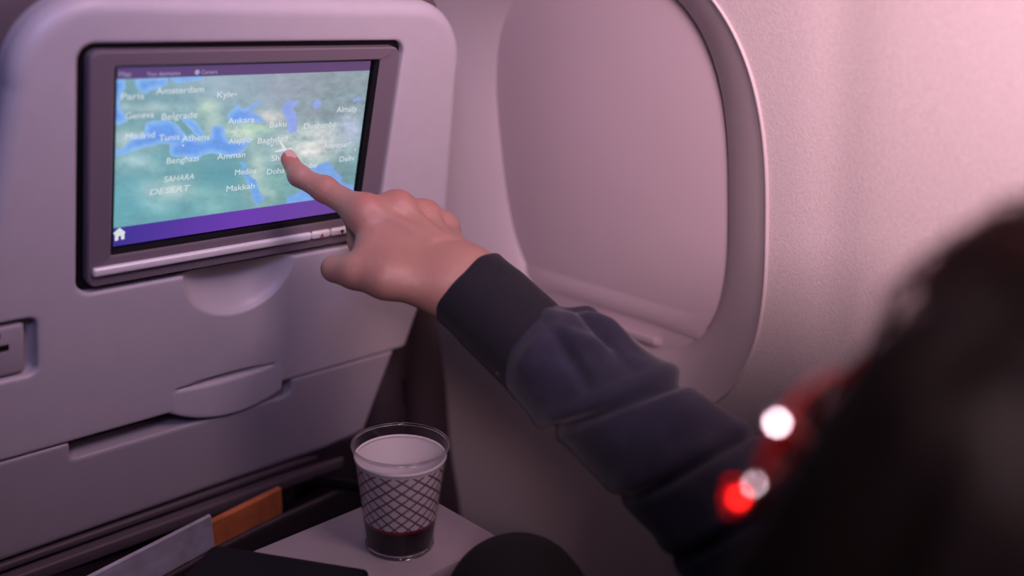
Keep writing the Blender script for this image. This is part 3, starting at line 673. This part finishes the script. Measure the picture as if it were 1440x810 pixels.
HV, HF = sdf_mesh(hand, allp.min(0) - 0.045, allp.max(0) + 0.045, 0.0016)
# keep the finger pad on the glass
depth = (HV - SC) @ SN; bad = depth < -0.0006; HV[bad] -= np.outer(depth[bad] + 0.0006, SN)

# ---- head, neck, torso (one body)
HC = np.array([0.362, 0.066, 1.004]); pitch = math.radians(13)
cp, sp_ = math.cos(pitch), math.sin(pitch)
def hl(p):
    x, y, z = p[0] - HC[0], p[1] - HC[1], p[2] - HC[2]
    return x, cp * y + sp_ * z, -sp_ * y + cp * z
def hw_(x, y, z): return np.array([HC[0] + x, HC[1] + cp * y - sp_ * z, HC[2] + sp_ * y + cp * z])
SHR = np.array([0.520, 0.005, 0.815]); SHL = np.array([0.205, -0.01, 0.800]); NB = np.array([0.362, -0.005, 0.875])
HIPR = np.array([0.445, -0.005, 0.575]); HIPL = np.array([0.285, -0.005, 0.575])
def head_d(p):
    q = hl(p); x, y, z = q
    d = ell(q, (0, -0.012, 0.030), (0.074, 0.096, 0.088)); d = smin(d, ell(q, (0, 0.022, -0.030), (0.058, 0.066, 0.080)), 0.05)
    d = smin(d, ell(q, (0, 0.052, -0.090), (0.030, 0.028, 0.022)), 0.03)
    d = smin(d, rcone(q, (0, 0.082, 0.010), (0, 0.106, -0.030), 0.007, 0.0115), 0.012)
    for s in (-1, 1):
        d = smin(d, ell(q, (s * 0.012, 0.092, -0.034), (0.009, 0.010, 0.007)), 0.006)
        d = smin(d, ell(q, (s * 0.034, 0.072, 0.020), (0.024, 0.014, 0.008)), 0.012)
        d = smin(d, ell(q, (s * 0.045, 0.058, -0.028), (0.020, 0.020, 0.020)), 0.02)
        d = smax(d, -ell(q, (s * 0.032, 0.090, 0.002), (0.016, 0.013, 0.010)), 0.010)
        ear = ell(q, (s * 0.076, -0.008, -0.006), (0.008, 0.019, 0.032)); ear = smax(ear, -ell(q, (s * 0.084, -0.004, -0.004), (0.006, 0.011, 0.022)), 0.004)
        d = smin(d, ear, 0.005)
    d = smin(d, ell(q, (0, 0.090, -0.056), (0.024, 0.010, 0.0065)), 0.006); d = smin(d, ell(q, (0, 0.086, -0.068), (0.021, 0.011, 0.0075)), 0.006)
    return d
FA = [ELB, A(962, 655, 0.737), A(886, 588, 0.764), A(818, 530, 0.787), W + arm_dir * 0.03]
def body(p):
    d = head_d(p)
    d = smin(d, rcone(p, hw_(0, -0.02, -0.06), NB, 0.054, 0.058), 0.03)
    d = smin(d, rcone(p, SHL + [0.03, 0, -0.01], SHR + [-0.03, 0, -0.01], 0.060, 0.060), 0.06)
    d = smin(d, rcone(p, (0.362, 0.0, 0.76), (0.365, 0.0, 0.60), 0.105, 0.110), 0.08)
    d = smin(d, rcone(p, SHR, ELB, 0.048, 0.038), 0.03); 
    for a_, b_ in zip(FA[:-1], FA[1:]): d = smin(d, rcone(p, a_, b_, 0.027, 0.027), 0.01)
    return d
BV, BF = sdf_mesh(body, (0.12, -0.15, 0.47), (0.66, 0.56, 1.125), 0.0045)
V = np.concatenate([HV, BV]); F = np.concatenate([HF, BF + len(HV)])
bod = obj('body', V, F, None, per)
tone = np.tile(np.array([0.42, 0.225, 0.185]), (len(V), 1))
def flush(c_, s_, k_, colr=(0.52, 0.14, 0.125)):
    global tone
    g = (np.exp(-((V - c_) ** 2).sum(1) / s_ ** 2) * k_)[:, None]; tone = tone * (1 - g) + np.array(colr) * g
flush(tipI, 0.016, 0.85, (0.50, 0.10, 0.09)); flush(chainI[1][0], 0.012, 0.5); flush(mc['i'] + dor * 0.012, 0.012, 0.5); flush(mc['m'] + dor * 0.012, 0.011, 0.5); flush(mc['r'] + dor * 0.012, 0.010, 0.4)
set_col(bod, 'tone', tone)
m = mat('skin', (0.5, 0.25, 0.2, 1), 0.48, bump=0.30, bscale=300, sss=0.10); MT['skin'] = m
at = m.node_tree.nodes.new('ShaderNodeAttribute'); at.attribute_name = 'tone'; m.node_tree.links.new(at.outputs['Color'], m.node_tree.nodes['Principled BSDF'].inputs['Base Color']); bod.data.materials.append(m)
# fingernails
def nail(ctr, along, updir, wid, ln, name='fingernail'):
    along = along / np.linalg.norm(along); updir = updir - along * (updir @ along); updir /= np.linalg.norm(updir); sdv = np.cross(along, updir)
    V = []; F = []; a_, b_ = 9, 7
    for i in range(a_):
        for j in range(b_):
            s_ = i / (a_ - 1) * 2 - 1; t_ = j / (b_ - 1) * 2 - 1; ww = wid * (1 - 0.25 * abs(s_) ** 4)
            V.append(ctr + along * s_ * ln + sdv * t_ * ww + updir * (0.0006 - 0.45 * wid * t_ * t_ - 0.0006 * (s_ > 0.8)))
    for i in range(a_ - 1):
        for j in range(b_ - 1): q = i * b_ + j; F.append([q, q + 1, q + b_ + 1, q + b_])
    obj(name, V, F, MT['nail'], bod)
ta = tipI - chainI[2][0]; nail(tipI + dor * 0.0072 - ta * 0.05, ta, dor, 0.0052, 0.0060)
ta = thumb[3][0] - thumb[2][0]; upn = dor * 0.4 - (M @ np.array([0, 0, 1.0])) * 0.2 + (M @ np.array([0, -1.0, 0])) * 0.2 ; nail(thumb[3][0] + (upn / np.linalg.norm(upn)) * 0.0100, ta, upn, 0.0062, 0.0070)
for s in (-1, 1):
    V, F = lathe([(0.0115 * math.sin(a_) + 1e-5, -0.0115 * math.cos(a_)) for a_ in np.linspace(0, math.pi, 12)], 20); c_ = hw_(s * 0.032, 0.0745, 0.003)
    ey = obj('eye', V + c_, F, MT['eye'], bod)
# ---- sweatshirt: right sleeve with cuff and folds
path = [A(657, 402, 0.820), A(748, 486, 0.800), A(818, 530, 0.785), A(886, 588, 0.762), A(962, 655, 0.735), A(1062, 745, 0.69)]
path = [np.array(q) for q in path]; prad = [0.0375, 0.0390, 0.0450, 0.0465, 0.0480, 0.0540]
cum = [0.0]
for a_, b_ in zip(path[:-1], path[1:]): cum.append(cum[-1] + np.linalg.norm(b_ - a_))
sleeve_end = SHR + np.array([0.0, 0.0, 0.005])
ax = path[3] - path[0]; ax /= np.linalg.norm(ax); per1 = M @ np.array([0.6, -0.8, 0.0]); per1 -= ax * (per1 @ ax); per1 /= np.linalg.norm(per1); per2 = np.cross(ax, per1)
def along(p):
    x, y, z = p[0] - path[0][0], p[1] - path[0][1], p[2] - path[0][2]
    s_ = x * ax[0] + y * ax[1] + z * ax[2]
    return s_, np.arctan2(x * per2[0] + y * per2[1] + z * per2[2], x * per1[0] + y * per1[1] + z * per1[2])
def sleeve_r(p):
    d = None
    for i in range(1, len(path) - 1):
        q = rcone(p, path[i], path[i + 1], prad[i], prad[i + 1]); d = q if d is None else smin(d, q, 0.02)
    d = smin(d, rcone(p, path[-1], sleeve_end, 0.054, 0.066), 0.03)
    s_, an = along(p)
    ca = np.cos(an)
    def groove(s0, tilt, w0, depth, ph=0.0): return depth * np.exp(-((s_ - s0 - tilt * np.cos(an - ph)) / w0) ** 2)
    fold = groove(0.160, 0.030, 0.0050, 0.0062, 0.3) - groove(0.148, 0.030, 0.0085, 0.0026, 0.3) + groove(0.228, 0.028, 0.0042, 0.0036, 0.4) - groove(0.218, 0.028, 0.009, 0.0012, 0.4) + groove(0.285, 0.03, 0.0045, 0.0032, 0.2) - groove(0.276, 0.03, 0.007, 0.0012, 0.2) + groove(0.318, 0.03, 0.0045, 0.0032, 0.3) + groove(0.345, 0.03, 0.0045, 0.0028, 0.2)
    fold = fold - groove(0.090, 0.004, 0.010, 0.0040, 0.2) * (0.8 + 0.5 * np.cos(3 * an + 1.0))
    # short creases in the gathered part above the cuff
    zone = np.exp(-((s_ - 0.116) / 0.026) ** 2); c_ = s_ - 0.116
    fold = fold + zone * (0.0058 * np.exp(-((an - 0.55 - c_ * 9) / 0.12) ** 2) + 0.0068 * np.exp(-((an + 0.15 + c_ * 14) / 0.11) ** 2) + 0.0055 * np.exp(-((an - 1.35 - c_ * 8) / 0.14) ** 2) - 0.0034 * np.exp(-((an - 0.22 - c_ * 5) / 0.14) ** 2) - 0.0032 * np.exp(-((an - 0.95 + c_ * 6) / 0.15) ** 2) + 0.005 * np.exp(-((an + 0.85 - c_ * 12) / 0.13) ** 2) - 0.003 * np.exp(-((an + 0.5) / 0.16) ** 2))
    fold = fold + 0.0012 * vnoise(np.asarray(p[0]) * 45, np.asarray(p[1]) * 45, np.asarray(p[2]) * 45, 3)
    return d + fold * 1.3
lo = np.minimum(np.array(path[1:]).min(0), sleeve_end) - 0.075; hi = np.maximum(np.array(path[1:]).max(0), sleeve_end) + 0.075
V, F = sdf_mesh(sleeve_r, lo, hi, 0.0022)
obj('sleeve', V, F, MT['cloth'], per)
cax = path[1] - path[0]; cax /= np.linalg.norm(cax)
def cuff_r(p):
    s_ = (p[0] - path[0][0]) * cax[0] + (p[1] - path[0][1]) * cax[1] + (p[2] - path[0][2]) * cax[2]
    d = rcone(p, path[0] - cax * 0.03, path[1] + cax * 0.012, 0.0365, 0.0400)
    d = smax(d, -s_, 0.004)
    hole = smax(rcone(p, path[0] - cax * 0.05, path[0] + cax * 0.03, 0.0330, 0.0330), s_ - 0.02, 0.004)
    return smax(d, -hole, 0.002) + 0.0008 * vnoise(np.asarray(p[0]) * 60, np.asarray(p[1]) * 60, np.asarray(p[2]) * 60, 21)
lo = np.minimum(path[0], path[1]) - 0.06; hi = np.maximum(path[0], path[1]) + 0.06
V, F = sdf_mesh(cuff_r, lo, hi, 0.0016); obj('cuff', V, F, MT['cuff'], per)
# left arm resting on the thigh
ELL = np.array([0.150, 0.10, 0.640]); WL = np.array([0.235, 0.30, 0.665])
def torso(p):
    d = rcone(p, SHL + [0.035, 0, -0.015], SHR + [-0.035, 0, -0.015], 0.078, 0.078)
    d = smin(d, rcone(p, (0.362, 0.0, 0.77), (0.365, 0.0, 0.56), 0.125, 0.140), 0.08)
    d = smin(d, rcone(p, (0.30, 0, 0.72), (0.30, 0, 0.57), 0.10, 0.11), 0.05); d = smin(d, rcone(p, (0.43, 0, 0.72), (0.43, 0, 0.57), 0.10, 0.11), 0.05)
    d = smin(d, rcone(p, SHR, SHR * 0.6 + ELB * 0.4, 0.068, 0.060), 0.03)
    hood = rcone(p, (0.30, -0.06, 0.885), (0.425, -0.06, 0.885), 0.042, 0.042); d = smin(d, hood, 0.02)
    d = smax(d, -rcone(p, hw_(0, -0.02, -0.06), NB - [0, 0, 0.02], 0.062, 0.062), 0.01)
    return d + 0.002 * vnoise(np.asarray(p[0]) * 22, np.asarray(p[1]) * 22, np.asarray(p[2]) * 12, 4)
V, F = sdf_mesh(torso, (0.06, -0.19, 0.40), (0.66, 0.22, 0.96), 0.006); obj('sweatshirt', V, F, MT['cloth'], per)
def sleeve_l(p):
    d = smin(rcone(p, SHL, ELL, 0.066, 0.052), rcone(p, ELL, WL, 0.052, 0.038), 0.03)
    return d + 0.0025 * vnoise(np.asarray(p[0]) * 30, np.asarray(p[1]) * 30, np.asarray(p[2]) * 30, 6)
V, F = sdf_mesh(sleeve_l, (0.07, -0.10, 0.55), (0.30, 0.36, 0.89), 0.0055); obj('sleeve', V, F, MT['cloth'], per)
# the resting left hand
lf = WL - ELL; lf /= np.linalg.norm(lf); ls = np.cross(lf, [0, 0, 1.0]); ls /= np.linalg.norm(ls)
def hand_l(p):
    d = rcone(p, WL, WL + lf * 0.075, 0.026, 0.016)
    for k_, (o_, L_) in enumerate(((-0.028, 0.058), (-0.009, 0.076), (0.010, 0.082), (0.029, 0.072))):
        b0 = WL + lf * 0.085 + ls * o_; m0 = b0 + lf * L_ * 0.55 + np.array([0, 0, -0.010]); t0 = m0 + lf * L_ * 0.4 + np.array([0, 0, -0.022])
        d = smin(d, rcone(p, WL + ls * o_ * 0.4, b0, 0.017, 0.0115), 0.012)
        d = smin(d, smin(rcone(p, b0, m0, 0.0108, 0.0092), rcone(p, m0, t0, 0.0092, 0.0072), 0.004), 0.003)
    q0 = WL + lf * 0.03 + ls * 0.022; q1 = WL + lf * 0.065 + ls * 0.052; q2 = q1 + lf * 0.045 + ls * 0.008
    return smin(d, smin(rcone(p, q0, q1, 0.016, 0.0125), rcone(p, q1, q2, 0.012, 0.009), 0.006), 0.010)
hp = np.array([WL, WL + lf * 0.19]); V, F = sdf_mesh(hand_l, hp.min(0) - 0.08, hp.max(0) + 0.08, 0.0035)
lh = obj('hand', V, F, MT['skin'], bod); set_col(lh, 'tone', np.tile(np.array([0.50, 0.255, 0.20]), (len(V), 1)))
# trousers: right leg crossed over the left
KR = np.array([0.487, 0.450, 0.722]); AR = np.array([0.395, 0.560, 0.36]); KL = np.array([0.300, 0.455, 0.560]); AL = np.array([0.290, 0.490, 0.11])
def trousers(p):
    d = rcone(p, HIPL, HIPR, 0.105, 0.105)
    d = smin(d, rcone(p, HIPL, KL, 0.085, 0.062), 0.04); d = smin(d, rcone(p, KL, AL, 0.062, 0.046), 0.02)
    r = smin(rcone(p, HIPR + [0, 0.03, 0.01], KR, 0.085, 0.052), rcone(p, KR, AR, 0.052, 0.045), 0.015); d = smin(d, r, 0.015)
    return d + 0.002 * vnoise(np.asarray(p[0]) * 25, np.asarray(p[1]) * 25, np.asarray(p[2]) * 25, 8)
V, F = sdf_mesh(trousers, (0.14, -0.14, 0.04), (0.60, 0.64, 0.80), 0.0065); obj('trousers', V, F, MT['trouser'], per)
def shoe(c_, fdir):
    fdir = np.array(fdir, float); fdir /= np.linalg.norm(fdir)
    def fn(p):
        d = smin(rcone(p, c_, c_ + fdir * 0.13, 0.042, 0.034), rcone(p, c_ + [0, 0, 0.06], c_, 0.04, 0.045), 0.03)
        sole = -(p[2] - (c_[2] - 0.035)) if abs(fdir[2]) < 0.1 else d - 1
        return smax(d, sole, 0.008)
    V, F = sdf_mesh(fn, c_ - 0.20, c_ + 0.20, 0.0075); obj('shoe', V, F, MT['shoe'], per)
shoe(AL + [0, 0.01, -0.075], (0.0, 1, 0)); shoe(AR + [-0.005, 0.02, -0.045], (-0.25, 0.8, -0.45))
# hair
def hair(p):
    q = hl(p); x, y, z = q
    d = ell(q, (0, -0.014, 0.036), (0.083, 0.103, 0.094)); d = smin(d, ell(q, (0, -0.045, -0.040), (0.082, 0.070, 0.105)), 0.03)
    for s_ in (-1, 1): d = smin(d, rcone(q, (s_ * 0.066, 0.050, 0.045), (s_ * 0.076, 0.064, -0.105), 0.027, 0.027), 0.02)
    for s_ in (-1, 1): d = smin(d, smin(rcone(q, (s_ * 0.066, 0.010, 0.030), (s_ * 0.078, 0.020, -0.110), 0.026, 0.028), rcone(q, (s_ * 0.062, -0.030, 0.020), (s_ * 0.070, -0.020, -0.115), 0.028, 0.030), 0.02), 0.02)
    d = d + 0.0020 * vnoise(x * 90, y * 90, z * 25, 11) + 0.003 * vnoise(x * 35, y * 35, z * 14, 12)
    face = smax(smax(-(y - 0.010), z - 0.060, 0.01), np.abs(x) - 0.060, 0.006)
    return smax(d, -face, 0.010)
V, F = sdf_mesh(hair, HC - 0.16, HC + 0.17, 0.0035); hr = obj('hair', V, F, MT['hair'], per)
# loose strands along the hairline and crown
rng = np.random.default_rng(4); parts = []
for k_ in range(260):
    u_ = rng.uniform(-0.075, 0.075); a_ = rng.uniform(-0.6, 2.6); c_ = np.array([0, -0.014, 0.036])
    pts = []
    for t_ in np.linspace(0, 1, 6):
        aa = a_ + t_ * rng.uniform(0.25, 0.45); rr = math.sqrt(max(0.05, 1 - (u_ / 0.083) ** 2)); lift = 1.01 + 0.05 * math.sin(t_ * 3.1) * rng.uniform(0.3, 1.4)
        pts.append(hw_(u_ * (1 + 0.1 * t_), c_[1] + 0.103 * rr * lift * math.cos(aa), c_[2] + 0.094 * rr * lift * math.sin(aa)))
    parts.append(tube(pts, 0.0006, 4, False))
V, F = merge(parts); st = obj('loose_strands', V, F, mat('auburn_hair', (0.03, 0.006, 0.004, 1), 0.45), hr); st['kind'] = 'stuff'

# ================================================================== GLASSES
gl = thing('glasses', tuple(hw_(0, 0.10, -0.02)), 'red-framed glasses with added silver and red glint plates on the face of the dark-haired person', 'glasses')
def gring(cx):
    pts = []
    for a_ in np.linspace(0, 2 * math.pi, 33)[:-1]:
        c_, q_ = math.cos(a_), math.sin(a_); x = cx + 0.0235 * math.copysign(abs(c_) ** 0.75, c_)
        pts.append(hw_(x, 0.104 - 0.16 * abs(x), -0.007 + 0.0205 * math.copysign(abs(q_) ** 0.8, q_)))
    return pts
KEY = np.array(LAMP)
def plate(c_, a_, b_, th_):
    # added mirror plate, its face set between lamp and camera to make a glint
    c_ = np.array(c_); n0 = (KEY - c_) / np.linalg.norm(KEY - c_) + (O - c_) / np.linalg.norm(O - c_); n0 /= np.linalg.norm(n0)
    t0 = np.cross(n0, [0, 0, 1.0]); t0 /= np.linalg.norm(t0); b0 = np.cross(n0, t0)
    V, F = rbox((-a_, -b_, -th_), (a_, b_, th_), min(a_, b_) * 0.3, 3); return c_ + V[:, :1] * t0 + V[:, 1:2] * b0 + V[:, 2:3] * n0, F
for s in (-1, 1):
    pts = gring(s * 0.033); V, F = tube(pts + [pts[0]], 0.0026, 8, False); rim = obj('rim', V, F, MT['redframe'], gl)
    c_ = np.mean(pts, 0); V = [c_] + pts; F = [[0, i + 1, (i + 1) % 32 + 1] for i in range(32)]; obj('lens', V, F, MT['lens'], gl, smooth=False)
    h0 = hw_(s * 0.058, 0.094, 0.010)
    V, F = tube([hw_(s * 0.053, 0.096, 0.009), h0, hw_(s * 0.070, 0.075, 0.012), hw_(s * 0.0740, 0.02, 0.012), hw_(s * 0.0720, -0.015, 0.006)], [0.0026, 0.0032, 0.0030, 0.0022, 0.0022], 8); obj('temple', V, F, MT['redframe'], gl)
    V, F = plate(h0 + (hw_(s * 0.0035, 0.000, 0.001) - HC), 0.0034, 0.0028, 0.0012); obj('hinge_glint_plate', V, F, MT['chrome'], gl, angle=60)
    V, F = plate(hw_(s * 0.0600, 0.094, -0.0175), 0.0030, 0.0026, 0.0012); obj('rim_glint_plate', V, F, MT['chrome'], gl, angle=60)
    V, F = plate(hw_(s * 0.0550, 0.098, -0.0285), 0.0075, 0.0056, 0.0012); obj('red_glint_plate', V, F, MT['redmetal'], gl, angle=60)
V, F = tube([hw_(-0.010, 0.1025, 0.004), hw_(0, 0.105, 0.007), hw_(0.010, 0.1025, 0.004)], 0.0024, 8); obj('bridge', V, F, MT['redframe'], gl)

# ================================================================== THE PERSON'S OWN SEAT (out of frame)
ps = thing('passenger_seat', (0.36, -0.05, 0), 'dark upholstered seat the person in navy is sitting on', 'seat')
V, F = rbox((0.115, -0.13, 0.34), (0.605, 0.36, 0.47), 0.035, 4); obj('seat_cushion', V, F, MT['leather'], ps, angle=60)
V, F = rbox((0.125, -0.32, 0.42), (0.595, -0.175, 1.02), 0.05, 4); obj('backrest', V, F, MT['leather'], ps, angle=60)
for x in (0.075, 0.645):
    V, F = rbox((x - 0.025, -0.15, 0.55), (x + 0.025, 0.26, 0.595), 0.015, 3); ar = obj('armrest', V, F, MT['bezel'], ps, angle=60)
    V, F = rbox((x - 0.015, -0.16, 0.36), (x + 0.015, -0.06, 0.56), 0.008, 2); obj('armrest_post', V, F, MT['metal'], ps, angle=60)
for x in (0.18, 0.54):
    V, F = rbox((x - 0.02, -0.12, 0.0), (x + 0.02, 0.25, 0.345), 0.008, 2); obj('leg', V, F, MT['metal'], ps, angle=60)
